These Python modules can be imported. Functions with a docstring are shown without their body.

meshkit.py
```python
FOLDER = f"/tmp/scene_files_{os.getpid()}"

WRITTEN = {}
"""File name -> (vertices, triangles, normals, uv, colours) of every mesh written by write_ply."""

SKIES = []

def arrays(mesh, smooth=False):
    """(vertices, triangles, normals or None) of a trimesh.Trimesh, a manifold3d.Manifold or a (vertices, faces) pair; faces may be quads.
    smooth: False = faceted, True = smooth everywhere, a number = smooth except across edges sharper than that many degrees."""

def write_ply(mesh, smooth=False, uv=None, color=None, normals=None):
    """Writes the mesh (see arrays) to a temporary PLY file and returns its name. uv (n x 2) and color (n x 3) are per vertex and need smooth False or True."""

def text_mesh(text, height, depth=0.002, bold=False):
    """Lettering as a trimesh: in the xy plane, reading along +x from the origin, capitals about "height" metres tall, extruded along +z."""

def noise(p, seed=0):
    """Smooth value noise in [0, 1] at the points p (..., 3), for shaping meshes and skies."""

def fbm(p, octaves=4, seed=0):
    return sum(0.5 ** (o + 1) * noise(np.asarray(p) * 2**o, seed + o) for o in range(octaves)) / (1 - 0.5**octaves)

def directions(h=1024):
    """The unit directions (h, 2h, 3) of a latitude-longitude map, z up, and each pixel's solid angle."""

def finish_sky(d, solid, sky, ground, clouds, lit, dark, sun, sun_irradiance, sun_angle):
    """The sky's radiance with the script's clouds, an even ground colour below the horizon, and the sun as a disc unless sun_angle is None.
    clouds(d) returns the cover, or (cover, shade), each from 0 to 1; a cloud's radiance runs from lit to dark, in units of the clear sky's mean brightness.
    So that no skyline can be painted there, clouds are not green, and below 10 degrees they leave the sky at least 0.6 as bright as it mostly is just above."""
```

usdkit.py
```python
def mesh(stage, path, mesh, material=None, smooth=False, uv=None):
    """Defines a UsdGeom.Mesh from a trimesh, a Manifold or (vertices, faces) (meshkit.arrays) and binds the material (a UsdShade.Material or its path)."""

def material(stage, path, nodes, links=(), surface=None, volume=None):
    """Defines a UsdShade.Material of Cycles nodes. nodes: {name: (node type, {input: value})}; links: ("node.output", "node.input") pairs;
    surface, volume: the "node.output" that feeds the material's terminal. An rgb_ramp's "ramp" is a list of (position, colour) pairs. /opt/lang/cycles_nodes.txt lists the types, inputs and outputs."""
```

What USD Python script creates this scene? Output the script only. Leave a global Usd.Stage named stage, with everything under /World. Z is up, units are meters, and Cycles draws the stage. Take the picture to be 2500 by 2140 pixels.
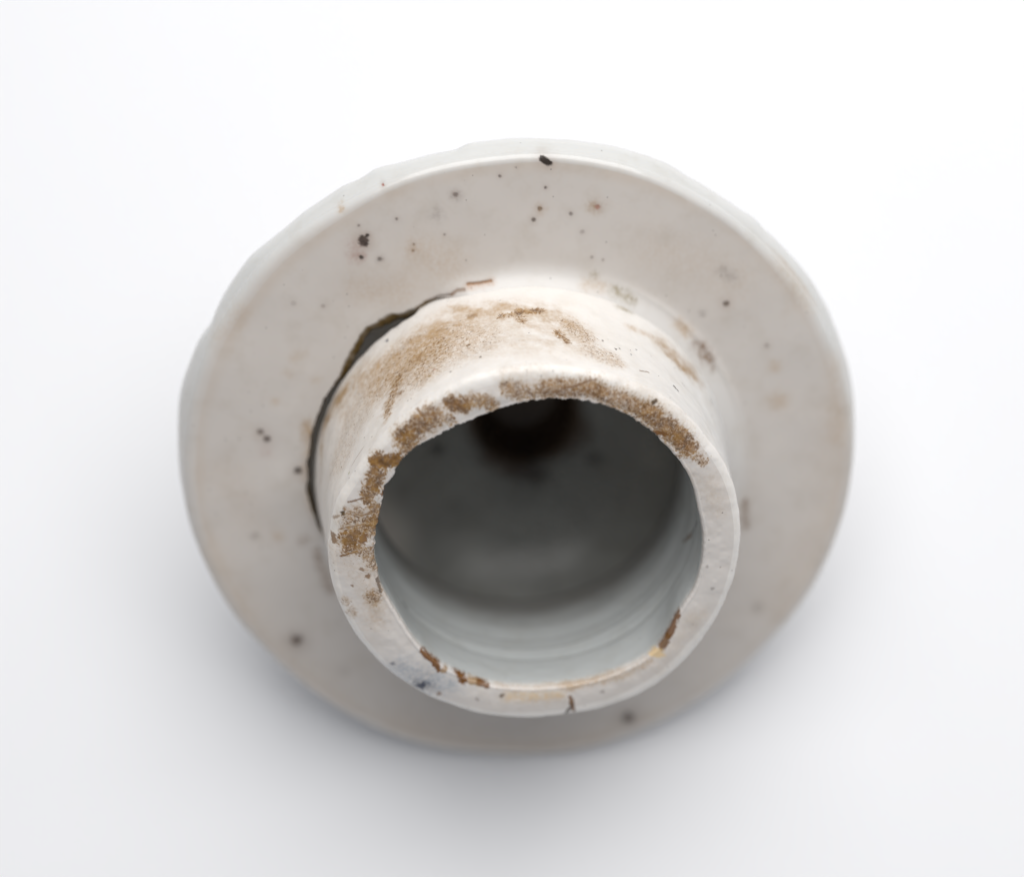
import math, numpy as np, usdkit
from meshkit import fbm, noise
from pxr import Usd, UsdGeom, UsdLux, UsdShade, Gf, Sdf, Vt
from scipy.interpolate import PchipInterpolator

stage = Usd.Stage.CreateInMemory()
UsdGeom.SetStageUpAxis(stage, 'Z')
UsdGeom.SetStageMetersPerUnit(stage, 1.0)
UsdGeom.Xform.Define(stage, '/World')
MM = 0.001

# ---------------------------------------------------------------- camera, light, pose
ELEV = math.radians(73.0)            # how steeply the camera looks down at the table
DIST = 250.0                         # mm, camera to the middle of the flange along the view axis
HALF = 60.94                         # mm, half the picture's width at that distance
PITCH, YAW = 0.45222, 0.08635        # the lid's axis against the view axis
OFFSET = np.array([1.5627, -4.3551, -DIST])
cp, sp, cy, sy = math.cos(PITCH), math.sin(PITCH), math.cos(YAW), math.sin(YAW)
LID_TO_CAM = np.array([[cy, 0, sy], [0, 1, 0], [-sy, 0, cy]]) @ np.array([[1, 0, 0], [0, cp, -sp], [0, sp, cp]])
CAM_TO_WORLD = np.array([[1, 0, 0], [0, math.sin(ELEV), -math.cos(ELEV)], [0, math.cos(ELEV), math.sin(ELEV)]])
LID_ROT = CAM_TO_WORLD @ LID_TO_CAM

FSTOP, FOCUS, EXPOSURE = 7.6, 231.0, 0.08
KEY_AZ, KEY_EL = 88.0, 26.5 # degrees, the key light seen from the lid: round its axis, above its flange
KEY_DIST, KEY_SIZE, KEY_POWER = 0.42, 0.44, 3.6
AMBIENT, AMBIENT_COLOR = 0.275, (0.88, 0.925, 1.0)


def matrix(rot, pos):
    m = Gf.Matrix4d(1.0)
    for i in range(3):
        for j in range(3):
            m[j, i] = float(rot[i, j])
        m[3, i] = float(pos[i])
    return m


def look_along(direction):
    """A rotation whose -z axis is DIRECTION."""
    z = -np.asarray(direction, float) / np.linalg.norm(direction)
    x = np.cross([0, 1.0, 0.02], z)
    x /= np.linalg.norm(x)
    return np.stack([x, np.cross(z, x), z], 1)


# ---------------------------------------------------------------- outline of the lid, in millimetres, by angle round its axis
def outline(text, smooth=0.0):
    a = np.array([[float(x) for x in t.split(':')] for t in text.split()])
    a = a[np.argsort(a[:, 0])]
    t = np.concatenate([a[:, 0] - 360, a[:, 0], a[:, 0] + 360])
    f = PchipInterpolator(t, np.tile(a[:, 1], 3))
    if not smooth:
        return f
    grid = np.arange(-720, 720, 1.0)
    k = np.exp(-0.5 * (np.arange(-30, 31) / smooth) ** 2)
    val = np.convolve(f(((grid + 180) % 360) - 180), k / k.sum(), 'same')
    return lambda q: np.interp(q, grid, val)


R_FRONT = outline('-172:40.40 -161:39.96 -152:39.85 -140:39.45 -126:39.6 -117:40.0 -105:40.1 -92:40.25 -75:40.6 -61:40.35 -47:39.8 -36:39.75 -27:39.88 -17:39.75 -4:39.79 14:39.6 36:39.3 47:39.25 56:39.42 63:39.5 72:39.8 80:39.85 88:39.95 98:39.8 113:40.05 123:40.0 132:40.4 139:40.72 149:40.5 154:40.7 161:40.54', 3.0)
R_BACK = outline('-172:40.5 -150:39.4 -120:39.1 -90:39.1 -60:39.2 -30:39.1 -5:39.7 8:40.4 15:40.56 24:40.56 34:40.57 42:40.44 51:40.33 59:40.11 64:40.3 70:40.53 81:40.51 87:40.5 97:40.45 101.5:40.6 102.5:40.05 106:40.15 113:40.45 116:40.8 125:40.76 132:40.84 137:41.0 142:41.45 148:41.38 154:41.1 157:41.35 165:41.55 169:41.51', 0.8)
R_OUTER = outline('-166:23.12 -155:23.02 -141:22.78 -129:22.6 -113:22.4 -100:22.35 -84:22.3 -68:22.65 -51:22.98 -36:22.72 -28:22.65 -12:22.6 -1:22.72 6:22.78 26:22.8 33:22.66 42:22.55 56:22.4 70:22.3 95:22.4 109:22.4 124:22.4 135:22.3 147:22.35 155:22.6 167:23.4 176:23.32', 2.5)
R_INNER = outline('-170:18.04 -152:17.5 -137:17.82 -121:18.05 -106:17.99 -87:17.8 -61:18.45 -44:18.95 -25:18.1 -13:18.45 3:18.42 16:18.25 31:18.62 42:18.63 62:18.9 75:18.85 83:18.69 101:18.27 116:18.0 130:18.42 140:19.0 147:19.1 149:18.75 152:18.8 155:19.15 158:18.6 161:18.47 172:18.35', 0.8)
R_GAP = outline('-150:24.6 -158:24.95 -163:25.4 -167:25.65 -173.6:26.0 179:25.9 167:25.85 160:25.75 151:25.75 142:26.3 137:26.8 135:27.0 133.5:26.6 130:26.45 128:26.3 126.5:25.6 124:25.45 118:25.4 114:25.2 110:25.0', 0.5)
HEIGHT = 18.9


def smoothstep(a, b, x):
    t = np.clip((np.asarray(x, float) - a) / (b - a), 0, 1)
    return t * t * (3 - 2 * t)


def wrap(d):
    return (np.asarray(d) + 180) % 360 - 180


def gap_amount(th):
    """1 where the collar has come away from the flange."""
    d = wrap(th)
    d = np.where(d < 0, d + 360, d)
    return smoothstep(107, 118, d) * (1 - smoothstep(196, 207, d))


def r_wall(th, z):
    """Outside of the collar."""
    t = np.clip(z / HEIGHT, -0.3, 1)
    base = 24.72 + 0.25 * np.cos(np.radians(th - 185))
    belly = 0.22 * np.sin(np.pi * np.clip(t, 0, 1)) * np.cos(np.radians(th - 165))
    return base + (R_OUTER(th) - base) * t - 0.35 * np.sin(np.pi * np.clip(t, 0, 1)) + belly


def polar(th, r, z):
    a = np.radians(th)
    return np.stack([r * np.cos(a), r * np.sin(a), z], -1)


def ring_mesh(p):
    """p: (n angles, m profile points, 3), closed round the axis and round the profile."""
    n, m = p.shape[:2]
    i, j = np.meshgrid(np.arange(n), np.arange(m), indexing='ij')
    a, b, c, d = i * m + j, ((i + 1) % n) * m + j, ((i + 1) % n) * m + (j + 1) % m, i * m + (j + 1) % m
    f = np.vstack([np.stack([a, b, c], -1).reshape(-1, 3), np.stack([a, c, d], -1).reshape(-1, 3)])
    return p.reshape(-1, 3), f


# ---------------------------------------------------------------- marks: stains, iron spots, residue and a painted brown reflection beside the collar, each at its own place on the ware
# surface (f flange, o collar wall, r collar rim, i inside of collar), colour, strength, half width in mm, kind (s sharp, w wash, d speckle density), points in mm (o, i: degrees, mm)
MARKS = '''
f black 0.97 0.5 s -19.45,29.6 -19.34,29.21
f black 0.9 0.19 s -18.98,30.08
f pink 0.4 1.06 w -20.39,28.67
f pink 0.6 0.58 w -20.65,27.5 -19.84,27.7
f black 0.85 0.23 s -19.65,27.47
f black 0.6 0.21 s -17.53,27.29
f dark 0.5 0.13 s -19.95,31.25
f grey 0.35 0.39 w -17.53,27.29
f grey 0.7 0.25 s -9.19,34.99
f grey 0.35 0.58 w -9.1,34.95
f dark 0.55 0.15 s -15.72,32.05
f dark 0.6 0.13 s -13.75,29.07
f dark 0.7 0.15 s -13.85,28.31
f tan 0.3 0.77 w -13.76,28.62
f dark 0.5 0.12 s -10.32,30.26
f tan 0.65 0.42 w -21.93,33.12
f red 0.8 0.1 s -17.26,35.93
f grey 0.4 0.21 s -23.92,21.56
f grey 0.25 0.29 s -27.26,21.85
f tan 0.22 1.93 w -19.63,23.6 -15.23,23.43
f tan 0.22 2.5 w -12.38,27.76 -9.8,26.61
f tan 0.25 0.58 w -26.42,15.58 -27.35,14.97
f tan 0.25 0.58 w -27.92,13.14
f tan 0.35 0.48 w -29.44,9.61
f tan 0.25 0.58 w -24.77,12.33
f tan 0.16 1.16 w -33.14,20.95 -35.94,17.55
f grey 0.25 0.77 w -11.21,32.59
f black 0.95 0.33 s 0.3,39.26 1.11,38.76
f dark 0.6 0.15 s -4.31,37.21
f dark 0.7 0.15 s 0.84,35.91
f dark 0.8 0.24 s 0.31,33.4
f tan 0.3 0.66 w 0.31,33.34
f dark 0.7 0.22 s -0.35,32.15
f dark 0.55 0.2 s 3.84,32.87
f ochre 0.5 0.77 w 6.5,33.79
f red 0.5 0.29 s 6.82,33.73
f dark 0.4 0.09 s -2.56,38.27
f grey 0.4 0.22 s 5.24,30.74
f dark 0.75 0.33 s 22.38,22.17
f grey 0.4 0.44 w 19.68,20.8
f grey 0.45 0.26 s 27.61,16.93
f tan 0.4 0.77 w 28.75,14.18
f tan 0.3 1.21 w 29.83,9.64
f dark 0.4 0.15 s 6.52,27.71
f dark 0.4 0.13 s 7.79,27.38
f olive 0.45 0.48 w 6.96,25.58
f tan 0.25 1.76 w 29.04,27.14 32.08,22.6
f tan 0.18 1.32 w 35.96,14.67 37.44,5.03
f tan 0.14 3.3 w 13.99,28.37 22.78,25.05
f grey 0.3 0.66 w 21.62,26.18 22.98,25.28
f brown 0.7 0.66 w 19.31,17.2 20.87,15.33
f tan 0.55 0.66 w 16.96,19.74 18.12,18.59
f brown 0.45 0.44 w 21.4,14.15
f olive 0.5 0.55 w 9.18,23.82 11.39,22.7
f tan 0.35 0.66 w 5.74,24.6 7.88,24.27
f dark 0.6 0.4 s -31.26,5.68
f dark 0.7 0.42 s -30.48,4.79
f pink 0.35 0.74 w -30.65,3.03
f black 0.75 0.45 s -26.84,0.62
f ochre 0.45 0.74 w -25.78,6.67 -25.55,4.79
f tan 0.4 0.74 w -25.56,3.7 -25.82,-0.39 -25.1,-4.56
f brown 0.3 0.49 w -24.85,-4.56 -23.87,-7.93
f grey 0.4 0.49 w -32.15,-8.12
f tan 0.35 0.74 w -29.32,-8.19
f brown 0.4 0.62 w -26.3,-8.63
f dark 0.75 0.67 s -27.19,-22.6
f grey 0.25 1.36 w -27.19,-22.6
f brown 0.4 0.62 w -24.62,-10.2 -23.13,-15.67
f tan 0.15 2.47 w -37.5,-10.7 -31.25,-23.24 -22.61,-32.41
f tan 0.12 2.47 w -35.29,0.44 -32.48,-5.65
f grey 0.2 0.74 w -21.34,-26.94
f black 0.7 0.7 s 14.54,-34.44
f grey 0.3 1.27 w 14.65,-34.39
f tan 0.15 2.65 w -14.52,-35.05 -0.01,-38.75 10.43,-38.1
f brown 0.5 0.48 w 26.83,-3.67 27.25,-7.22
f grey 0.35 0.66 w 29.62,-18.41
f tan 0.2 0.99 w 29.41,9.87
f tan 0.14 2.86 w 37.3,6.73 37.72,-5.73 32.66,-17.38
f brown 0.9 0.13 s -7.62,24.45 -6.41,24.66 -4.93,24.93
f orange 0.35 0.35 w -7.61,24.19 -4.79,24.79
f dark 0.55 0.13 s -12.29,22.12 -10.68,22.94 -9.34,23.23
f brown 0.6 0.16 s -9.34,23.23 -8.74,23.75 -8.01,23.9
f tan 0.35 0.58 w -25.73,5.7
o navy 0.9 0.19 s 132.71,1.76
o black 0.9 0.15 s 110.64,11.28 110.13,11.28
o black 0.8 0.12 s 107.81,14.59
o dark 0.7 0.12 s 116.72,15.31
o olive 0.85 0.18 s 122.72,14.14
o tan 0.4 0.88 w 139.9,5.31 132.76,5.56 123.27,5.54 116.65,6.24
o tan 0.5 0.48 w 122.4,5.1 116.26,6.11
o tan 0.4 0.82 w 111.73,2.97 106.59,4.84 100.15,4.65
o brown 0.5 0.27 w 108.69,5.42 107.42,5.59
o speckb 0.35 0.41 d 100.29,6.76 95.53,6.72 94.61,8.35
o speckb 0.45 0.41 d 95.73,6.18 89.15,6.37
o tan 0.3 1.02 w 98.83,5.88 88.52,6.35 80.41,9.13
o tan 0.2 2.04 w 95.1,10.65 82.49,11.43
o speckb 0.42 0.41 d 85.55,10.66 83.41,12.79
o tan 0.14 1.77 w 102.25,13.94 86.39,14.75
o speckb 0.2 1.09 d 81.92,8.53 77.49,11.03
o speckb 0.2 1.09 d 125.83,8.96 132.11,9.66
o speckb 0.2 1.63 d 119.32,9.51 124.01,12.86
o speckb 0.12 2.72 d 126.19,12.45 108.02,10.82
o tan 0.3 0.75 w 125.08,9.02 132.51,10.78
o brown 0.45 0.16 w 125.4,9.41 123.79,8.52
o dark 0.5 0.1 s 131.59,7.61
o dark 0.5 0.08 s 114.79,11.56
o red 0.5 0.14 s 120.98,13.28
o dark 0.6 0.11 s 72.88,10.59
o dark 0.4 0.07 s 70.95,9.85
o speckb 0.18 1.36 d 76.44,14.15 71.37,14.38
o brown 0.42 0.26 w 135.4,12.31 132.76,13.46
o ochre 0.5 0.26 w 136.74,13.02 138.41,13.53 138.06,15.72 139.66,16.35
o speckb 0.32 0.48 d 131.56,10.2 134.75,12.45 138.07,15.32
o brown 0.8 0.19 s 128.6,18.44
o tan 0.55 0.79 w 144.27,2.81 152.46,2.43 163.69,1.52
o ochre 0.4 0.48 w 148.38,3.11 155.13,1.35 161.99,1.5
o tan 0.4 0.37 w 165.49,1.46 174.19,5.91
o green 0.8 0.11 s 157.14,16.9
o brown 0.4 0.06 s 148.97,16.25 152.54,16.24 155.48,16.37
o grey 0.5 0.13 s 165.6,11.42
o grey 0.4 0.07 s 142.89,13.11
o speckb 0.08 2.65 d 143.56,8.45 158.06,11.5
o black 0.85 0.12 s 49.4,12.37 47.84,12.65
o brown 0.6 0.1 s 62.18,14.28 58.91,13.36
o grey 0.5 0.07 s 45.22,9.43 44.29,9.73
o grey 0.4 0.11 s 30.08,4.48
o ochre 0.45 0.61 w 47.92,5.01 43.62,5.39 37.45,4.72
o tan 0.25 0.34 w 70.97,14.67 67.45,14.77
o ochre 0.5 0.95 w 51.02,4.1 44.68,5.02 37.61,3.35
o dark 0.8 0.15 s 69.12,11.68
o dark 0.6 0.13 s 67.75,11.14
o dark 0.6 0.11 s 72.73,10.48
o navy 0.6 0.11 s 64.3,11.38
o navy 0.5 0.11 s 62.09,9.53
o grey 0.5 0.08 s 57.02,8.91
o olive 0.35 0.28 w 66.92,1.72 62.32,1.16
o tan 0.3 0.42 w 63.55,4.84 55.02,4.32
o grey 0.5 0.17 s 30.2,4.6 29.1,4.94
o grey 0.35 0.19 s 29.22,7.45
o dark 0.5 0.08 s 31.74,10.94
o tan 0.38 2.24 w 136.37,8.19 128.25,6.77 118.51,6.64
o tan 0.25 1.77 w 118.38,6.15 103.62,5.97 91.2,7.16
o tan 0.35 1.8 w 144.74,3.82 150.55,4.47
o ochre 0.22 1.06 w 132.69,11.48 137.06,14.66
o speckb 0.14 2.86 d 136.11,7.53 126.4,7.1 114.31,9.12
r speckb 0.62 0.87 d -15.07,14.28 -13.8,15.27 -12.34,16.48
r brown 0.3 0.77 w -15.07,14.28 -13.8,15.27 -12.34,16.48
r speckb 0.72 0.56 d -10.3,18.12 -8.91,17.9
r rust 0.5 0.46 w -10.01,18.23 -9.11,17.8
r speckb 0.45 0.36 d -7.55,18.78 -7.14,18.13
r speckb 0.5 0.31 d -10.46,16.59 -9.95,15.94
r speckb 0.6 0.56 d -15.37,14.39 -14.75,12.74
r rust 0.85 0.46 w -18.11,11.29 -17.51,11.18
r rust 0.9 0.46 w -16.32,11.51 -15.83,11.74
r speckb 0.9 0.56 d -18.11,11.29 -16.12,11.29
r speckb 0.7 0.62 d -18.1,9.62 -18.38,8.5
r speckb 0.66 0.51 d -18.48,7.82 -19.07,6.92
r brown 0.85 0.08 s -21.17,6.27 -20.07,6.58 -19.47,6.86
r black 0.95 0.26 s -21.77,4.88
r brown 0.7 0.2 s -21.65,5.39
r brown 0.6 0.12 s -22.72,4.09 -22.17,4.54
r speckb 0.6 0.51 d -18.26,5.44 -18.04,4.07
r brown 0.75 0.09 s -20.36,4.82 -19.66,4.65 -18.65,4.98
r brown 0.75 0.1 s -21.97,2.94 -20.86,3.28 -19.45,3.61
r speckb 0.5 1.03 d -20.46,4.08 -18.64,3.38
r rust 0.9 0.45 s -19.44,2.13 -19.56,1.56
r brown 0.8 0.28 s -22.79,2.15 -22.66,1.28
r speckb 0.8 0.58 d -21.21,1.71 -20.33,2.14
r speckb 0.6 0.51 d -18.82,3.42 -18.19,3.28
r brown 0.9 0.1 s -21.96,-0.39 -21.08,-0.1 -20.19,0.26
r speckb 0.6 0.38 d -21.33,0.41 -20.07,0.55
r rust 0.75 0.23 s -18.67,0.54
r speckb 0.5 0.58 d -18.79,0.1 -18.27,-1.36
r brown 0.7 0.17 s -19.73,-1.93 -19.48,-2.08
r brown 0.8 0.28 s -18.96,-2.93
r dark 0.8 0.15 s -18,-3.26 -17.67,-4.3 -17.53,-4.97
r brown 0.7 0.17 s -20.68,-4.13
r speckb 0.5 0.58 d -18.3,-5.63
r speckb 0.4 0.38 d -21.44,-6.2
r speckb 0.35 0.32 d -20.66,-7.25 -20.72,-7.84
r tan 0.35 1.28 w -18.49,-6.07 -17.95,-8.47
r brown 0.4 0.1 s -18.52,-9.71
r speckb 0.2 1.28 d -21.84,0.41 -18.51,-2.82
r speckb 0.5 0.59 d -4.12,20 -3.09,19.58 -1.8,19.31
r brown 0.25 0.53 w -3.85,19.58 -2.06,19.31
r speckb 0.55 0.72 d -0.04,19.73 2.25,19.87 5.18,20.02
r brown 0.75 0.11 s 1.74,19.94 3.25,20.3 4.63,20.86 5.26,20.86
r brown 0.35 0.86 w -0.04,19.73 3.27,19.88 5.31,20.02
r speckb 0.5 0.72 d 6.26,19.04 7.83,18.63 9.83,17.5
r speckb 0.62 0.79 d 11.14,17.22 12.81,15.52 13.91,14.67
r brown 0.3 0.86 w 5.88,19.04 9.15,18.07 11.84,16.37 14.64,13.52
r black 0.9 0.26 s 11.71,18.24
r rust 0.95 0.3 s 12.15,14.67 13.13,14.59
r speckb 0.65 0.72 d 14.6,14.09 15.86,12.94
r orange 0.4 0.53 w 14.78,13.38 16,12.8
r dark 0.8 0.06 s 14.44,12.73 15.08,12.8 15.39,13.09
r speckb 0.5 0.33 d 15.01,12.08
r speckb 0.5 0.39 d 17,11.65 17.56,11.28
r speckb 0.5 0.46 d -7.88,18.74 -7.36,18.32
r speckb 0.55 0.46 d -6.35,18.46 -5.55,17.48
r dark 0.6 0.08 s -0.74,21.26
r dark 0.5 0.07 s -2.22,21.78
r dark 0.5 0.09 s 0.32,18.89
r speckb 0.18 0.86 d -4.42,21.39 -1.13,21.39
r speckb 0.15 1.32 d 8.45,18.91 14.49,15.52
r tan 0.2 0.79 w 15.55,10.05 16.05,8.59
r tan 0.2 1.33 w 18.47,8.53 19.55,5.32
r tan 0.15 1.02 w 18.52,-8.17 14.39,-15.76
r dark 0.35 0.16 s 18.98,-1.94
r dark 0.4 0.18 s 19.84,-4.73
r blue 0.5 2.17 w -14.74,-15.4 -11.75,-16.71
r blue 0.3 1.32 w -10.4,-16.72 -9.03,-17.38
r navy 0.85 0.46 s -12.82,-17.46
r navy 0.5 0.72 w -13.09,-17.17 -12.01,-17.34
r navy 0.5 0.24 s -16.03,-14.31
r teal 0.35 0.39 w -9.44,-17.21
r brown 0.6 0.26 s -10.69,-18.48
r grey 0.5 0.24 s -6.32,-19.14
r dark 0.75 0.26 s -3.47,-18.73
r tan 0.3 0.66 w -3.13,-18.89 3.05,-19.13
r yellow 0.35 0.53 w -2.58,-18.9 0.3,-18.93 3.3,-18.65
r brown 0.9 0.21 s 4.41,-18.99 4.68,-20.28
r dark 0.85 0.2 s 4.61,-20.28 4.06,-21.57
r brown 0.85 0.17 s 4.69,-20.36 5,-21.18
r tan 0.4 0.39 w 3.53,-17.85 4.61,-17.54
r grey 0.5 0.24 s 8.09,-18.39
r rust 0.95 0.29 s -12.84,-12.74 -11.67,-13.94
r rust 0.95 0.36 s -11.26,-14.18 -10.84,-15.13
r ochre 0.8 0.33 s -10.16,-15.29
r rust 0.98 0.41 s -8.74,-15.31 -7.96,-16.67
r ochre 0.85 0.33 s -7.14,-16.76 -6.19,-17.01
r rust 0.9 0.24 s -6.19,-16.93 -5.22,-17.5
r tan 0.45 0.39 w -3.94,-17.31 5.09,-17.54 10.12,-15.55
r rust 0.9 0.35 s 16.07,-7.91 15.79,-9.85 15.24,-11.07
r brown 0.9 0.37 s 15.24,-11.07 14.6,-12.54
r yellow 0.8 0.51 s 13.35,-13.02 14.43,-13.28
r tan 0.5 0.41 w 13.43,-14.25 10.16,-16.45 4.26,-17.88
r rust 0.9 0.24 s -16.98,8.04 -17.37,7.25
i dark 0.6 0.14 s 6.89,14.37
i dark 0.5 0.14 s 3.19,13.61 -6.2,10.92
i brown 0.6 0.25 s -6.61,11.1 -13.49,8.55
i dark 0.4 0.27 s -142.39,10.41 -140.42,10.77
'''
COLORS = dict(tan=(.47, .33, .20), ochre=(.34, .20, .075), brown=(.17, .075, .016), rust=(.17, .066, .010), dark=(.045, .024, .014), black=(.016, .008, .004), grey=(.20, .16, .14), pink=(.47, .35, .31),
              red=(.30, .06, .03), olive=(.24, .18, .07), orange=(.50, .26, .12), navy=(.02, .03, .06), blue=(.37, .41, .46), teal=(.2, .27, .31), green=(.30, .32, .05), yellow=(.78, .55, .27))
MARKS = [(m[0], m[1], float(m[2]), float(m[3]), m[4], np.array([[float(x) for x in q.split(',')] for q in m[5:]])) for m in (l.split() for l in MARKS.strip().splitlines())]


SKEW = np.linalg.qr(np.random.default_rng(4).normal(size=(3, 3)))[0]


def distance(q, line):
    best = np.full(len(q), 1e9)
    if len(line) == 1:
        return np.hypot(*(q - line[0]).T)
    for a, b in zip(line[:-1], line[1:]):
        ab = b - a
        t = np.clip(((q - a) @ ab) / max(ab @ ab, 1e-9), 0, 1)
        best = np.minimum(best, np.hypot(*(q - a - t[:, None] * ab).T))
    return best


def paint(surface, chart, pts, tint, stain, where):
    """Adds the marks of one surface to the vertices WHERE (indices)."""
    q = chart[where].copy()
    p3 = pts[where] @ SKEW
    w1 = np.stack([fbm(p3 * 2.2, 3, 5), fbm(p3 * 2.2 + 31, 3, 6)], -1) - 0.5
    w2 = fbm(p3 * 3.5, 4, 9) - 0.5
    w4 = fbm(p3 * 0.9, 3, 15) - 0.5
    sup = np.zeros(len(pts))
    w3 = fbm(p3 * 6.0, 2, 12) - 0.5
    for s, col, amount, half, kind, line in MARKS:
        if s != surface:
            continue
        line = line.copy()
        if s == 'o' and kind == 'w':
            half *= 1.45
        if kind == 'd':
            half, amount = half * (1.7 if s == 'r' else 1.3), amount + (0.17 if s == 'o' else -0.01)
        if surface in 'oi':
            k = 0.41 if surface == 'o' else 0.32
            qq, line = np.stack([wrap(q[:, 0] - line[0, 0]) * k, q[:, 1]], -1), np.stack([wrap(line[:, 0] - line[0, 0]) * k, line[:, 1]], -1)
        else:
            qq = q
        lo, hi = line.min(0) - 3 * half - 0.4, line.max(0) + 3 * half + 0.4
        near = np.nonzero(np.all((qq > lo) & (qq < hi), 1))[0]
        if not len(near):
            continue
        d = distance(qq[near] + w1[near] * min(1.6 * half, 1.0) * (0.45 if s == 'f' and kind == 's' else 1.0), line)
        d = d + w3[near] * min(half, 0.7) * (0.5 if s == 'f' else 1.5)
        if kind == 's':
            g = 1 - smoothstep(0.72 * half, 1.28 * half + 0.05, d)
        else:
            g = np.exp(-0.9 * (d / half) ** 2) if kind == 'w' else 1 - smoothstep(0.55, 1.45, d / half)
        if surface == 'r':
            g = g * smoothstep(HEIGHT - 1.5, HEIGHT - 0.55, pts[where[near], 2] + 1.6 * w2[near])
        if surface == 'o' and kind == 'w':
            g = g * 1.25 * np.clip(1 + 3.0 * w4[near], 0.1, 1.8)
        v = where[near]
        if surface == 'f' and kind == 's' and half < 0.9:                 # iron bleeding into the glaze round a spot
            h = (0.4 * amount * np.exp(-(d / (2.1 * half + 0.12)) ** 2))[:, None]
            tint[v] = tint[v] * (1 - h) + np.array((.36, .27, .22)) * h
        if kind == 's':
            sup[v] = np.maximum(sup[v], g * amount)
        if kind == 'd':
            stain[v] = np.maximum(stain[v], amount * g)
            g = np.clip(g * amount * 0.8 * np.clip(1 + 2.5 * w2[near], 0, 1.6), 0, 1)[:, None]
            tint[v] = tint[v] * (1 - g) + np.array((.38, .215, .065)) * g
        else:
            if kind == 'w':
                g = g * np.clip(1 + (1.6 if s == 'o' else 2.4) * w2[near], 0, 1.7)
            g = np.clip(amount * g, 0, 1)[:, None]
            tint[v] = tint[v] * (1 - g) + np.array(COLORS[col]) * g
    stain *= 1 - np.clip(1.3 * sup, 0, 1)
    return sup


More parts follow.
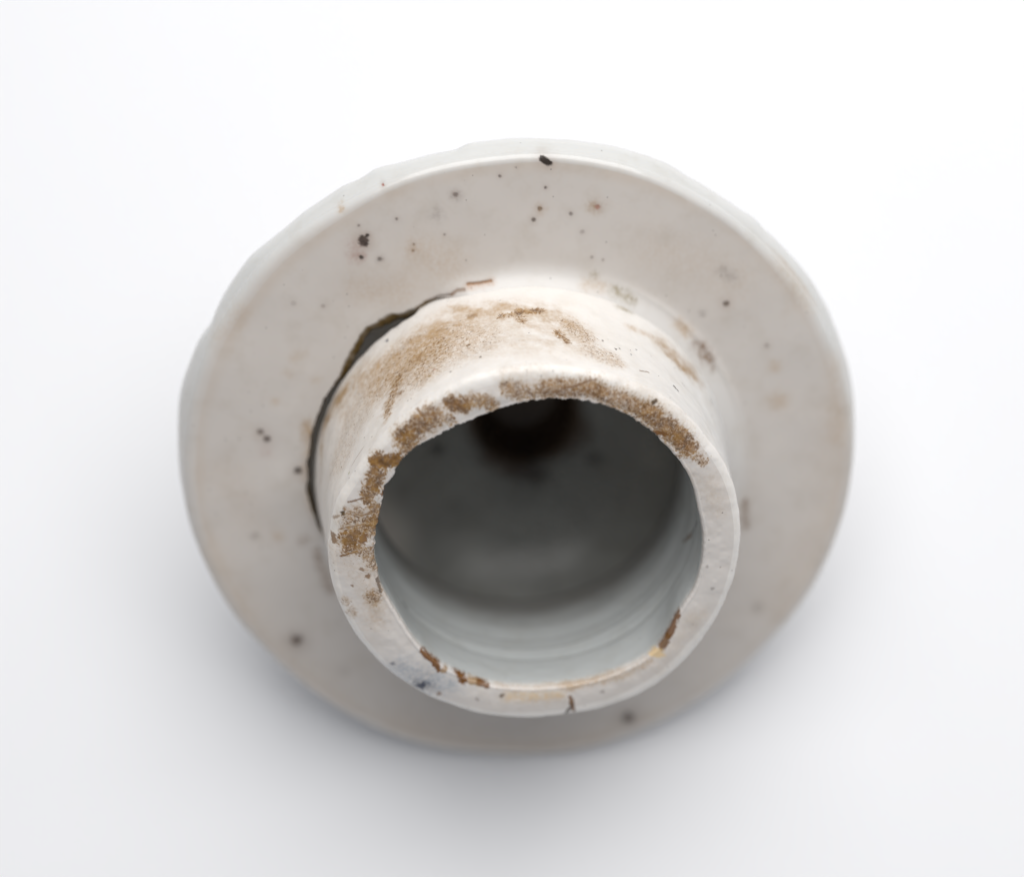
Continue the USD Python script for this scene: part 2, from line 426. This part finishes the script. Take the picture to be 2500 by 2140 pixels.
# ---------------------------------------------------------------- materials
def porcelain(name, rough, coat, bump, speck, spec=0.5):
    n = {
        'tint': ('attribute', {'attribute': 'tint'}), 'stain': ('attribute', {'attribute': 'stain'}), 'lp': ('attribute', {'attribute': 'lp'}), 'gloss': ('attribute', {'attribute': 'gloss'}),
        'stretch': ('mapping', {'scale': (1, 1, 1)}),
        'fine': ('noise_texture', {'scale': 3.4, 'detail': 7.0, 'roughness': 0.68, 'distortion': 0.6}),
        'tone': ('noise_texture', {'scale': 1.3, 'detail': 3.0}),
        'mottle': ('noise_texture', {'scale': 0.28, 'detail': 4.0, 'roughness': 0.6}),
        'thr': ('math', {'math_type': 'multiply_add', 'value2': -0.50, 'value3': 0.72}),
        'sub': ('math', {'math_type': 'subtract'}),
        'fac': ('map_range', {'range_type': 'smoothstep', 'from_min': -0.07, 'from_max': 0.13, 'to_min': 0.0, 'to_max': 0.8, 'clamp': True}),
        'gate': ('math', {'math_type': 'multiply', 'value2': 8.0, 'use_clamp': True}),
        'fg': ('math', {'math_type': 'multiply'}),
        'brown': ('rgb_ramp', {'ramp': [(0.3, (.07, .024, .002)), (0.5, (.18, .078, .010)), (0.7, (.33, .175, .04))]}),
        'mot': ('rgb_ramp', {'ramp': [(0.25, (.93, .915, .89)), (0.5, (1, 1, 1)), (0.75, (1.0, 1.0, 1.0))]}),
        'cell': ('voronoi_texture', {'scale': 0.55, 'randomness': 1.0}),
        'dot': ('map_range', {'range_type': 'smoothstep', 'from_min': 0.03, 'from_max': 0.075, 'to_min': speck, 'to_max': 0.0, 'clamp': True}),
        'm1': ('mix_color', {'blend_type': 'multiply', 'fac': 1.0}),
        'm2': ('mix_color', {'b': (.09, .07, .055)}),
        'm3': ('mix_color', {}),
        'rg': ('math', {'math_type': 'multiply_add', 'value2': -(rough - 0.10), 'value3': rough}),
        'rg2': ('math', {'math_type': 'multiply_add', 'value2': 0.35, 'use_clamp': True}),
        'peel': ('noise_texture', {'scale': 1.1, 'detail': 5.0, 'roughness': 0.55}),
        'bump': ('bump', {'strength': bump, 'distance': 0.00012, 'use_object_space': False}),
        'p': ('principled_bsdf', {'ior': 1.5, 'coat_weight': coat, 'coat_roughness': 0.08, 'specular_ior_level': spec, 'subsurface_weight': 0.12, 'subsurface_scale': 0.0008, 'subsurface_radius': (1.0, 0.85, 0.7)}),
    }
    l = [('lp.vector', 'stretch.vector')] + [('stretch.vector', f'{x}.vector') for x in ('fine', 'tone', 'mottle', 'cell', 'peel')]
    l += [('stain.fac', 'thr.value1'), ('fine.fac', 'sub.value1'), ('thr.value', 'sub.value2'), ('sub.value', 'fac.value'), ('stain.fac', 'gate.value1'), ('fac.result', 'fg.value1'), ('gate.value', 'fg.value2'),
          ('tone.fac', 'brown.fac'), ('mottle.fac', 'mot.fac'), ('tint.color', 'm1.a'), ('mot.color', 'm1.b'), ('cell.distance', 'dot.value'), ('dot.result', 'm2.fac'), ('m1.result', 'm2.a'),
          ('fg.value', 'm3.fac'), ('m2.result', 'm3.a'), ('brown.color', 'm3.b'), ('m3.result', 'p.base_color'),
          ('gloss.fac', 'rg.value1'), ('fg.value', 'rg2.value1'), ('rg.value', 'rg2.value3'), ('rg2.value', 'p.roughness'), ('peel.fac', 'bump.height'), ('bump.normal', 'p.normal')]
    return usdkit.material(stage, f'/World/Looks/{name}', n, l, surface='p.BSDF')


BISCUIT = porcelain('biscuit_porcelain', 0.44, 0.0, 0.035, 0.5)
GLAZE = porcelain('glazed_porcelain', 0.36, 0.0, 0.08, 0.5)
INSIDE = porcelain('dome_glaze', 0.24, 0.0, 0.5, 0.6, 0.17)  # low-sheen glaze of the dome; its grey comes from the tint
PAPER = usdkit.material(stage, '/World/Looks/white_card', {
    'g': ('geometry', {}), 'n': ('noise_texture', {'scale': 900.0, 'detail': 3.0}), 'big': ('noise_texture', {'scale': 22.0, 'detail': 2.0}),
    'r': ('rgb_ramp', {'ramp': [(0.3, (.840, .842, .856)), (0.7, (.852, .854, .866))]}),
    'b': ('bump', {'strength': 0.15, 'distance': 0.00008}), 'p': ('principled_bsdf', {'roughness': 0.7, 'specular_ior_level': 0.2})},
    [('g.position', 'n.vector'), ('g.position', 'big.vector'), ('big.fac', 'r.fac'), ('r.color', 'p.base_color'), ('n.fac', 'b.height'), ('b.normal', 'p.normal')], surface='p.BSDF')


def put(path, p, f, mat, pts_mm=None, tint=None, stain=None, gloss=None):
    m = usdkit.mesh(stage, path, (p, f), mat, smooth=True)
    if pts_mm is not None:
        api = UsdGeom.PrimvarsAPI(m)
        n = len(p)
        tint = np.broadcast_to(np.asarray(tint, float), (n, 3))
        api.CreatePrimvar('tint', Sdf.ValueTypeNames.Color3fArray, 'vertex').Set(Vt.Vec3fArray.FromNumpy(np.ascontiguousarray(tint, np.float32)))
        api.CreatePrimvar('lp', Sdf.ValueTypeNames.Float3Array, 'vertex').Set(Vt.Vec3fArray.FromNumpy(np.ascontiguousarray(pts_mm, np.float32)))
        for k, v in (('stain', stain), ('gloss', gloss)):
            v = np.broadcast_to(np.asarray(0.0 if v is None else v, np.float32), (n,))
            api.CreatePrimvar(k, Sdf.ValueTypeNames.FloatArray, 'vertex').Set(Vt.FloatArray.FromNumpy(np.ascontiguousarray(v, np.float32)))
    return m


# ---------------------------------------------------------------- flange
def build_flange():
    n = 1800
    th = np.linspace(-180, 180, n, endpoint=False)
    g = gap_amount(th)
    rf, rb = R_FRONT(th), R_BACK(th)
    circ = polar(th, 1.0, 0 * th)
    for at, wide, deep in ((153.8, 1.6, 0.22), (64, 2.5, 0.18), (48, 1.8, 0.15), (119, 2.2, 0.2)):   # small chips
        c = np.exp(-(wrap(th - at) / wide) ** 2)
        rb = rb - deep * c
    rb = rb + (fbm(circ * 9, 3, 17) - 0.5) * 0.35
    jag = (fbm(circ * 14, 3, 3) - 0.5) * 0.5 + (fbm(circ * 45, 2, 4) - 0.5) * 0.25
    sealed = r_wall(th, 1.7 + 0 * th) - 0.25
    bevel = (0.45 + 1.1 * noise(circ * 9 + 4, 8) ** 1.5 + 0.5 * np.exp(-(wrap(th - 128) / 5) ** 2)) * g * (1 - 0.8 * smoothstep(146, 158, np.where(th < 0, th + 360, th)))            # the broken edge
    r_in = sealed * (1 - g) + (R_GAP(th) + jag * np.clip(g * 2 - 1, 0, 1)) * g - bevel
    rows, seg = [], []
    one = np.ones(n)

    def add(r, z, s):
        rows.append((r * one, z * one)); seg.append(s)
    for k in range(8):                                                    # broken inner wall
        t = k / 7
        add(r_in + 0.25 * g * (1 - t) * (noise(circ * 30 + t * 7, 2) - 0.3), -3.9 + 3.3 * t, 0)
    for t in (0.33, 0.66):
        add(r_in + bevel * t, -0.6 + 0.5 * t, 0)
    ri2 = r_in + bevel
    foot = np.maximum(27.4 + 0.5 * np.cos(np.radians(th - 40)), ri2 + 0.6)
    for k in range(34):                                                   # fillet against the collar
        t = k / 34
        r = ri2 + (foot - ri2) * t
        x = np.clip((foot - r) / (foot - sealed), 0, 1)
        z = (1 - g) * 1.55 * (x ** 2.4) - 0.06 * g * (1 - t)
        seam = wrap(th - 35)
        z = z + (1 - g) * 0.16 * np.exp(-(seam / 24) ** 2) * np.exp(-((r - 26.4) / 0.35) ** 2)   # a ridge left along the joint
        add(r, z, 1)
    rnd = 1.55 - 0.6 * smoothstep(0.55, 0.9, np.sin(np.radians(th + 8)))      # the edge is crisper at the top
    for k in range(104):
        t = k / 104
        add(foot + (rf - rnd - foot) * t, 0, 1)
    for k in range(14):
        a = math.pi / 2 * k / 13
        add(rf - rnd + rnd * math.sin(a), -0.95 * (1 - math.cos(a)), 2)
    for k in range(1, 22):
        t = k / 22
        add(rf + (rb - rf) * t + 0.22 * math.sin(math.pi * t), -0.95 - 2.7 * t, 2)
    for k in range(8):
        a = math.pi / 2 * k / 7
        add(rb - 0.9 + 0.9 * math.cos(a), -3.65 - 0.9 * math.sin(a), 3)
    for k in range(1, 12):
        t = k / 11
        add(rb - 0.9 + (28.6 - rb + 0.9) * t, -4.55 - 1.5 * t, 3)
    add(27.6, -4.4, 3)
    r = np.stack([x[0] for x in rows], 1)
    z = np.stack([x[1] for x in rows], 1)
    seg = np.array(seg)
    p = polar(th[:, None], r, z)
    flat = (seg == 1) | (seg == 2)
    q = p @ SKEW
    lump = (fbm(q * 0.13, 2, 21) + fbm(q[..., [1, 2, 0]] * 0.12 @ SKEW + 7, 2, 23) - 1.0) * 0.30 + (fbm(q * 0.45, 2, 22) - 0.5) * 0.05
    fade = smoothstep(26.2, 29, r)
    p[..., 2] += lump * fade * flat[None]
    v, f = ring_mesh(p)
    m = p.shape[1]
    sv = np.tile(seg, n)
    thv, rv, gv = np.repeat(th, m), r.reshape(-1), np.repeat(g, m)
    tint = np.tile([.615, .573, .533], (len(v), 1)).astype(float)
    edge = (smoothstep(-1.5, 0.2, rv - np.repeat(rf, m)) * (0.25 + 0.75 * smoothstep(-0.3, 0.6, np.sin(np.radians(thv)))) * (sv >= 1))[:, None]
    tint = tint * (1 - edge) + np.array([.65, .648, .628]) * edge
    warm = (smoothstep(37.0, 38.6, rv) * (1 - smoothstep(38.8, 39.5, rv)) * (sv == 1) * (0.1 + 0.9 * fbm(v * 0.25, 3, 33)))[:, None] * 0.25
    tint = tint * (1 - warm) + np.array(COLORS['tan']) * warm
    collar_side = ((1 - smoothstep(25.2, 27.4, rv)) * (sv == 1) * (1 - gv))[:, None]
    tint = tint * (1 - collar_side) + np.array([.68, .65, .615]) * collar_side
    broken = ((sv == 0) * smoothstep(0.25, 0.6, gv))[:, None] * np.clip(0.55 + 0.9 * fbm(v * 0.8, 3, 44), 0, 1)[:, None]
    tint = tint * (1 - broken) + np.array([.125, .078, .022]) * broken
    stain = np.zeros(len(v))
    where = np.nonzero((sv >= 1) & (v[:, 2] > -1.6))[0]
    pits = paint('f', v[:, :2], v, tint, stain, where)
    v = v.copy()
    v[:, 2] -= 0.14 * np.clip(pits - 0.35, 0, 1)
    gloss = 0.15 + 0.75 * edge[:, 0]
    return v, f, tint, stain, gloss


# ---------------------------------------------------------------- collar
def build_collar():
    n = 1440
    th = np.linspace(-180, 180, n, endpoint=False)
    circ = polar(th, 1.0, 0 * th)
    ro, ri = R_OUTER(th), R_INNER(th)
    chipped = smoothstep(40, 62, th) * (1 - smoothstep(185, 200, th)) + smoothstep(10, 25, -th - 165) * 0
    chipped = np.clip(smoothstep(30, 60, th) + (th < -172), 0, 1)
    jag = ((fbm(circ * 34, 3, 13) - 0.5) * 0.34 + (fbm(circ * 90, 2, 14) - 0.5) * 0.2) * (0.25 + 0.75 * chipped)
    ri_top = ri + jag
    rows, seg = [], []
    one = np.ones(n)

    def add(r, z, s):
        rows.append((r * one, z * one)); seg.append(s)
    nw = 150
    dd = np.where(th < 0, th + 360, th)
    loose = smoothstep(115, 124, dd) * (1 - smoothstep(192, 204, dd))      # broken away from the flange here
    zb = -3.2 + loose * (3.25 + 0.5 * (fbm(circ * 20, 3, 91) - 0.5) + 0.35 * smoothstep(150, 125, dd))
    for k in range(nw):
        z = zb + (HEIGHT - 1.25 - zb) * k / nw
        add(r_wall(th, z * one), z, 0)
    rtop = r_wall(th, (HEIGHT - 1.25) * one)
    flat_bev = 0.9 + 0.5 * smoothstep(0.35, 0.65, noise(circ * 1.7, 77))
    for k in range(12):                                                    # rounded shoulder
        a = math.pi / 2 * k / 12
        add(rtop - flat_bev * (1 - math.cos(a)) - 0.08 * math.sin(a), HEIGHT - 1.25 + 1.05 * math.sin(a), 1)
    r0 = rtop - flat_bev - 0.08
    nf = 34
    for k in range(nf):
        t = k / nf
        add(r0 + (ri_top + 0.35 - r0) * t, HEIGHT - 0.2 + 0.32 * math.sin(math.pi * min(t * 0.62 + 0.12, 1)) - 0.10, 2)
    for k in range(9):                                                     # inner lip
        a = math.pi / 2 * k / 8
        add(ri_top + 0.35 * (1 - math.sin(a)), HEIGHT - 0.02 - 0.45 * (1 - math.cos(a)), 3)
    ni = 90
    for k in range(1, ni):
        z = HEIGHT - 0.47 - (HEIGHT - 0.47 - zb) * k / ni
        t = k / ni
        rin = ri_top + (ri - ri_top) * smoothstep(0, 0.08, t)
        round_r = 18.55
        rin = rin + (round_r - rin) * smoothstep(0.05, 0.45, t)
        side = np.exp(-(wrap(th + 70) / 75) ** 2)
        groove = side * (0.16 * np.exp(-((z - 11.2 - 0.6 * np.cos(np.radians(th + 40))) / 0.5) ** 2) - 0.13 * np.exp(-((z - 9.7) / 0.55) ** 2) + 0.11 * np.exp(-((z - 6.8) / 0.6) ** 2) - 0.08 * np.exp(-((z - 4.4) / 0.7) ** 2))
        add(rin + groove + 0.25 * smoothstep(1.2, -2.0, z * one), z, 4)
    r = np.stack([x[0] for x in rows], 1)
    z = np.stack([x[1] for x in rows], 1)
    seg = np.array(seg)
    p = polar(th[:, None], r, z)
    dr = ((fbm(p * 0.22, 3, 51) - 0.5) * 0.42 + (fbm(p * 0.9, 3, 52) - 0.5) * 0.10) * smoothstep(-1, 3, z)
    dr = dr * np.where((seg == 4) | (seg == 3), 0.5, 1.0)[None]
    dz = ((fbm(p * 0.5, 3, 53) - 0.5) * 0.30 + (fbm(p * 2.2, 3, 54) - 0.5) * 0.02) * ((seg >= 1) & (seg <= 3))[None]
    rr = np.hypot(p[..., 0], p[..., 1])
    s = (rr + dr * (seg != 3)[None] * (seg != 2)[None]) / rr
    p[..., 0] *= s; p[..., 1] *= s
    p[..., 2] += dz
    v, f = ring_mesh(p)
    m = p.shape[1]
    sv, thv = np.tile(seg, n), np.repeat(th, m)
    zv = v[:, 2]
    tint = np.tile([.80, .762, .718], (len(v), 1)).astype(float)
    left = (smoothstep(100, 175, np.where(thv < 0, thv + 360, thv)) * (1 - smoothstep(185, 215, np.where(thv < 0, thv + 360, thv))) * (sv <= 1))[:, None] * 0.16
    tint = tint * (1 - left) + np.array([.58, .46, .34]) * left
    cool = ((sv == 0) * np.exp(-(wrap(thv - 25) / 30) ** 2))[:, None] * 0.5
    tint = tint * (1 - cool) + np.array([.76, .77, .765]) * cool
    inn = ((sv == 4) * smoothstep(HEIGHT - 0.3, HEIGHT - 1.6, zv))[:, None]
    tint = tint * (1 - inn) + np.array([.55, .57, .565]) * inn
    face = (((sv == 2) | (sv == 3)) * 1.0)[:, None] * 0.85
    tint = tint * (1 - face) + np.array([.675, .628, .588]) * face
    wall_shade = ((sv == 4) * smoothstep(6.5, -1.5, zv + 1.5 * (fbm(v * 0.3, 2, 97) - 0.5)))[:, None] * 0.85  # shade deep in the collar, painted into the inner wall's colour
    tint = tint * (1 - wall_shade) + np.array([.20, .19, .175]) * wall_shade
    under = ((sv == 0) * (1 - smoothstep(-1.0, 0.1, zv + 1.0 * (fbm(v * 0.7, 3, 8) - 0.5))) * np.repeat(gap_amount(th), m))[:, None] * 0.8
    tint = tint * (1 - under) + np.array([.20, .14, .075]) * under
    stain = np.zeros(len(v))
    ang = np.stack([thv, zv], -1)
    paint('o', ang, v, tint, stain, np.nonzero(sv <= 1)[0])
    paint('r', v[:, :2], v, tint, stain, np.nonzero((sv >= 1) & (zv > HEIGHT - 1.9))[0])
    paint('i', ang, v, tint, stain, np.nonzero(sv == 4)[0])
    wet = np.exp(-(wrap(thv + 128) / 17) ** 2) * ((sv >= 1) & (sv <= 3))
    gloss = np.clip(0.10 + 0.35 * ((sv >= 1) & (sv <= 3)) + 0.5 * wet + 0.65 * inn[:, 0], 0, 1)
    return v, f, tint, stain, gloss


def revolve(profile, n, amp=0.0, seed=0):
    """profile: (r, z) list, the outline of a solid from axis to axis; resampled finely."""
    a = np.array(profile, float)
    s = np.concatenate([[0], np.cumsum(np.hypot(*np.diff(a, axis=0).T))])
    q = np.arange(0, s[-1], 0.5)
    f = PchipInterpolator(s, a)
    prof = np.vstack([f(q), a[-1:]])
    prof[:, 0] = np.maximum(prof[:, 0], 0.02)
    th = np.linspace(-180, 180, n, endpoint=False)
    p = polar(th[:, None], prof[None, :, 0] + 0 * th[:, None], prof[None, :, 1] + 0 * th[:, None])
    if amp:
        d = (fbm(p * 0.16, 3, seed) - 0.5) * 2 * amp
        rr = np.maximum(np.hypot(p[..., 0], p[..., 1]), 0.3)
        k = 1 + d / np.maximum(rr, 3.0)
        p[..., 0] *= k; p[..., 1] *= k
        p[..., 2] += d * 0.6
    m = p.shape[1]
    i, j = np.meshgrid(np.arange(n), np.arange(m - 1), indexing='ij')
    A, B, C, D = i * m + j, ((i + 1) % n) * m + j, ((i + 1) % n) * m + j + 1, i * m + j + 1
    return p.reshape(-1, 3), np.vstack([np.stack([A, B, C], -1).reshape(-1, 3), np.stack([A, C, D], -1).reshape(-1, 3)])


# hollow dome behind the flange: well floor > well wall > bowl > up to the flange > outside > stem
HOLE = (1.6, -0.6)
def build_dome():
    prof = [(0, -25), (4.6, -24.6), (5.6, -22), (6.0, -18.2), (6.9, -17.0), (9.5, -16.6), (15, -15.2), (20, -12.4), (23.8, -8.8), (26.2, -5.4), (26.9, -4.3), (28.8, -4.3), (29.6, -5.4), (29.2, -7.2),
            (26.5, -11.0), (21, -15.8), (14, -19.0), (9, -20.6), (7.4, -22.5), (7.0, -25.5), (3.5, -26.8), (0, -27)]
    v, f = revolve(prof, 360, 0.28, 61)
    off = smoothstep(24, 10, np.hypot(v[:, 0], v[:, 1]))[:, None]
    v[:, :2] += off * np.array(HOLE)
    r = np.hypot(v[:, 0] - HOLE[0], v[:, 1] - HOLE[1])
    inside = np.zeros(len(v), bool)
    m = len(v) // 360
    k = np.arange(m)
    # profile position of the rim where the bowl meets the flange
    first = v[:m]
    top = int(np.argmax(first[:, 2]))
    inside = np.tile(k <= top, 360)
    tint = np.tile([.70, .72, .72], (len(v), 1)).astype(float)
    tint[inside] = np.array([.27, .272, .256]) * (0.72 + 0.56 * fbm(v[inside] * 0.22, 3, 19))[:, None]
    wide = (inside * smoothstep(17, 21, np.hypot(v[:, 0], v[:, 1])) * smoothstep(2, 9, 0.5 * v[:, 1] - v[:, 0]))[:, None]  # bowl by the gap painted lighter, in place of light reaching it
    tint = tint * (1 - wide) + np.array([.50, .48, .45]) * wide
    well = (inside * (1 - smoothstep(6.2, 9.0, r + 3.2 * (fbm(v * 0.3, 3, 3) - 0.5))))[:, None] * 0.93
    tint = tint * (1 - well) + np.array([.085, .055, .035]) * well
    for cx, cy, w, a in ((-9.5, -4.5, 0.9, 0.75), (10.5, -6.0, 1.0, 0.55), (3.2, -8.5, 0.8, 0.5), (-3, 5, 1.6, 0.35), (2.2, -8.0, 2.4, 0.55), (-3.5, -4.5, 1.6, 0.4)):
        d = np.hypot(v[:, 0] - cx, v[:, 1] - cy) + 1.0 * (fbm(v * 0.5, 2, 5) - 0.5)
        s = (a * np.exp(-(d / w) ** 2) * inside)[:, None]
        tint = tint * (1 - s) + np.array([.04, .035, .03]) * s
    return v, f, tint, np.where(inside, 0.25, 0.9)


def build_knob(shift):
    prof = [(0, -27.5), (6.4, -27.4), (7.25, -25.8), (7.4, -23.0), (7.7, -21.3), (8.3, -21.3), (8.3, -22.6), (7.9, -24.0), (9.0, -26.5), (10.2, -29.5), (10.0, -33.0), (8.0, -36.4), (4.5, -38.6), (1.5, -39.3), (0, -39.4)]
    prof = [(r, z + (shift if k > 7 else 0)) for k, (r, z) in enumerate(prof)]
    v, f = revolve(prof, 160, 0.10, 71)
    v[:, :2] += np.array(HOLE)
    return v, f


parts = {}
fv, ff, ft, fs, fg = build_flange()
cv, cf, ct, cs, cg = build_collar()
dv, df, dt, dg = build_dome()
up_axis = LID_ROT[2]
rest = (fv @ up_axis).min()
shift = 0.0
for _ in range(6):
    kv, kf = build_knob(shift)
    shift -= ((kv @ up_axis).min() - rest) / up_axis[2]
touch = fv[np.argmin(fv @ up_axis)]
print('knob shift', shift, 'rest', rest, 'dome', (dv @ up_axis).min(), 'triangles', len(ff) + len(cf) + len(df) + len(kf))

lid = UsdGeom.Xform.Define(stage, '/World/porcelain_lid')
lid.AddTransformOp().Set(matrix(LID_ROT, (0, 0, 0)))
prim = lid.GetPrim()
prim.SetCustomDataByKey('label', 'upturned white porcelain lid with brown-stained hollow collar, cracked at its base, on white card')
prim.SetCustomDataByKey('category', 'lid')


def part(name, v, f, mat, tint, stain=None, gloss=0.5, label=None):
    m = put('/World/porcelain_lid/' + name, (v - touch) * MM, f, mat, v, tint, stain, gloss)
    if label:
        m.GetPrim().SetCustomDataByKey('label', label)
    return m


part('flange', fv, ff, GLAZE, ft, fs, fg, 'wide greyish white flange with dark iron spots and an uneven rim')
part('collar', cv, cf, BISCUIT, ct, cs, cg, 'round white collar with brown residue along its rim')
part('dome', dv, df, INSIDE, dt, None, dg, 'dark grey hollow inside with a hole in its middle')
part('knob', kv, kf, GLAZE, (.72, .74, .74), None, 0.9)

# ---------------------------------------------------------------- table card
def build_card():
    ys = np.concatenate([np.linspace(-0.9, 0.45, 28), 0.45 + 0.35 * np.sin(np.linspace(0, math.pi / 2, 16))[1:], np.full(8, 0.8)])
    zs = np.concatenate([np.zeros(28), 0.35 * (1 - np.cos(np.linspace(0, math.pi / 2, 16)))[1:], 0.35 + np.linspace(0.02, 0.25, 8)])
    xs = np.linspace(-0.8, 0.8, 33)
    v = np.array([[x, y, z] for x in xs for y, z in zip(ys, zs)])
    m = len(ys)
    f = [[i * m + j, (i + 1) * m + j, (i + 1) * m + j + 1, i * m + j + 1] for i in range(len(xs) - 1) for j in range(m - 1)]
    return v, np.array(f)


gv_, gf_ = build_card()
ground = usdkit.mesh(stage, '/World/ground', (gv_, gf_), PAPER, smooth=True)
ground.GetPrim().SetCustomDataByKey('kind', 'structure')
ground.GetPrim().SetCustomDataByKey('label', 'seamless white card under and behind the lid')
ground.GetPrim().SetCustomDataByKey('category', 'backdrop')

# ---------------------------------------------------------------- camera and lamps stand relative to the lid's resting point
touch_cam = LID_TO_CAM @ touch + OFFSET
cam_pos = -(CAM_TO_WORLD @ touch_cam) * MM
cam = UsdGeom.Camera.Define(stage, '/World/camera')
cam.AddTransformOp().Set(matrix(CAM_TO_WORLD, cam_pos))
cam.CreateHorizontalApertureAttr(36.0)
cam.CreateVerticalApertureAttr(36.0 * 876 / 1024)
cam.CreateFocalLengthAttr(36.0 / 2 * DIST / HALF)
cam.CreateClippingRangeAttr(Gf.Vec2f(0.01, 20.0))
cam.CreateFStopAttr(FSTOP)
cam.CreateFocusDistanceAttr(FOCUS * MM)
cam.CreateExposureAttr(EXPOSURE)

middle = -(LID_ROT @ touch) * MM
ka, ke = math.radians(KEY_AZ), math.radians(KEY_EL)
key_dir = LID_ROT @ np.array([math.cos(ke) * math.cos(ka), math.cos(ke) * math.sin(ka), math.sin(ke)])
print('key direction', key_dir.round(3), 'camera', cam_pos.round(3))
key = UsdLux.RectLight.Define(stage, '/World/softbox')
key.AddTransformOp().Set(matrix(look_along(-key_dir), middle + key_dir * KEY_DIST))
key.CreateWidthAttr(KEY_SIZE); key.CreateHeightAttr(KEY_SIZE)
key.CreateIntensityAttr(KEY_POWER)
key.CreateColorAttr(Gf.Vec3f(1.0, 0.985, 0.97))

dome = UsdLux.DomeLight.Define(stage, '/World/room_light')
room = usdkit.material(stage, '/World/Looks/room', {'b': ('background_shader', {'color': AMBIENT_COLOR, 'strength': AMBIENT})}, surface='b.background')
UsdShade.MaterialBindingAPI.Apply(dome.GetPrim()).Bind(room)
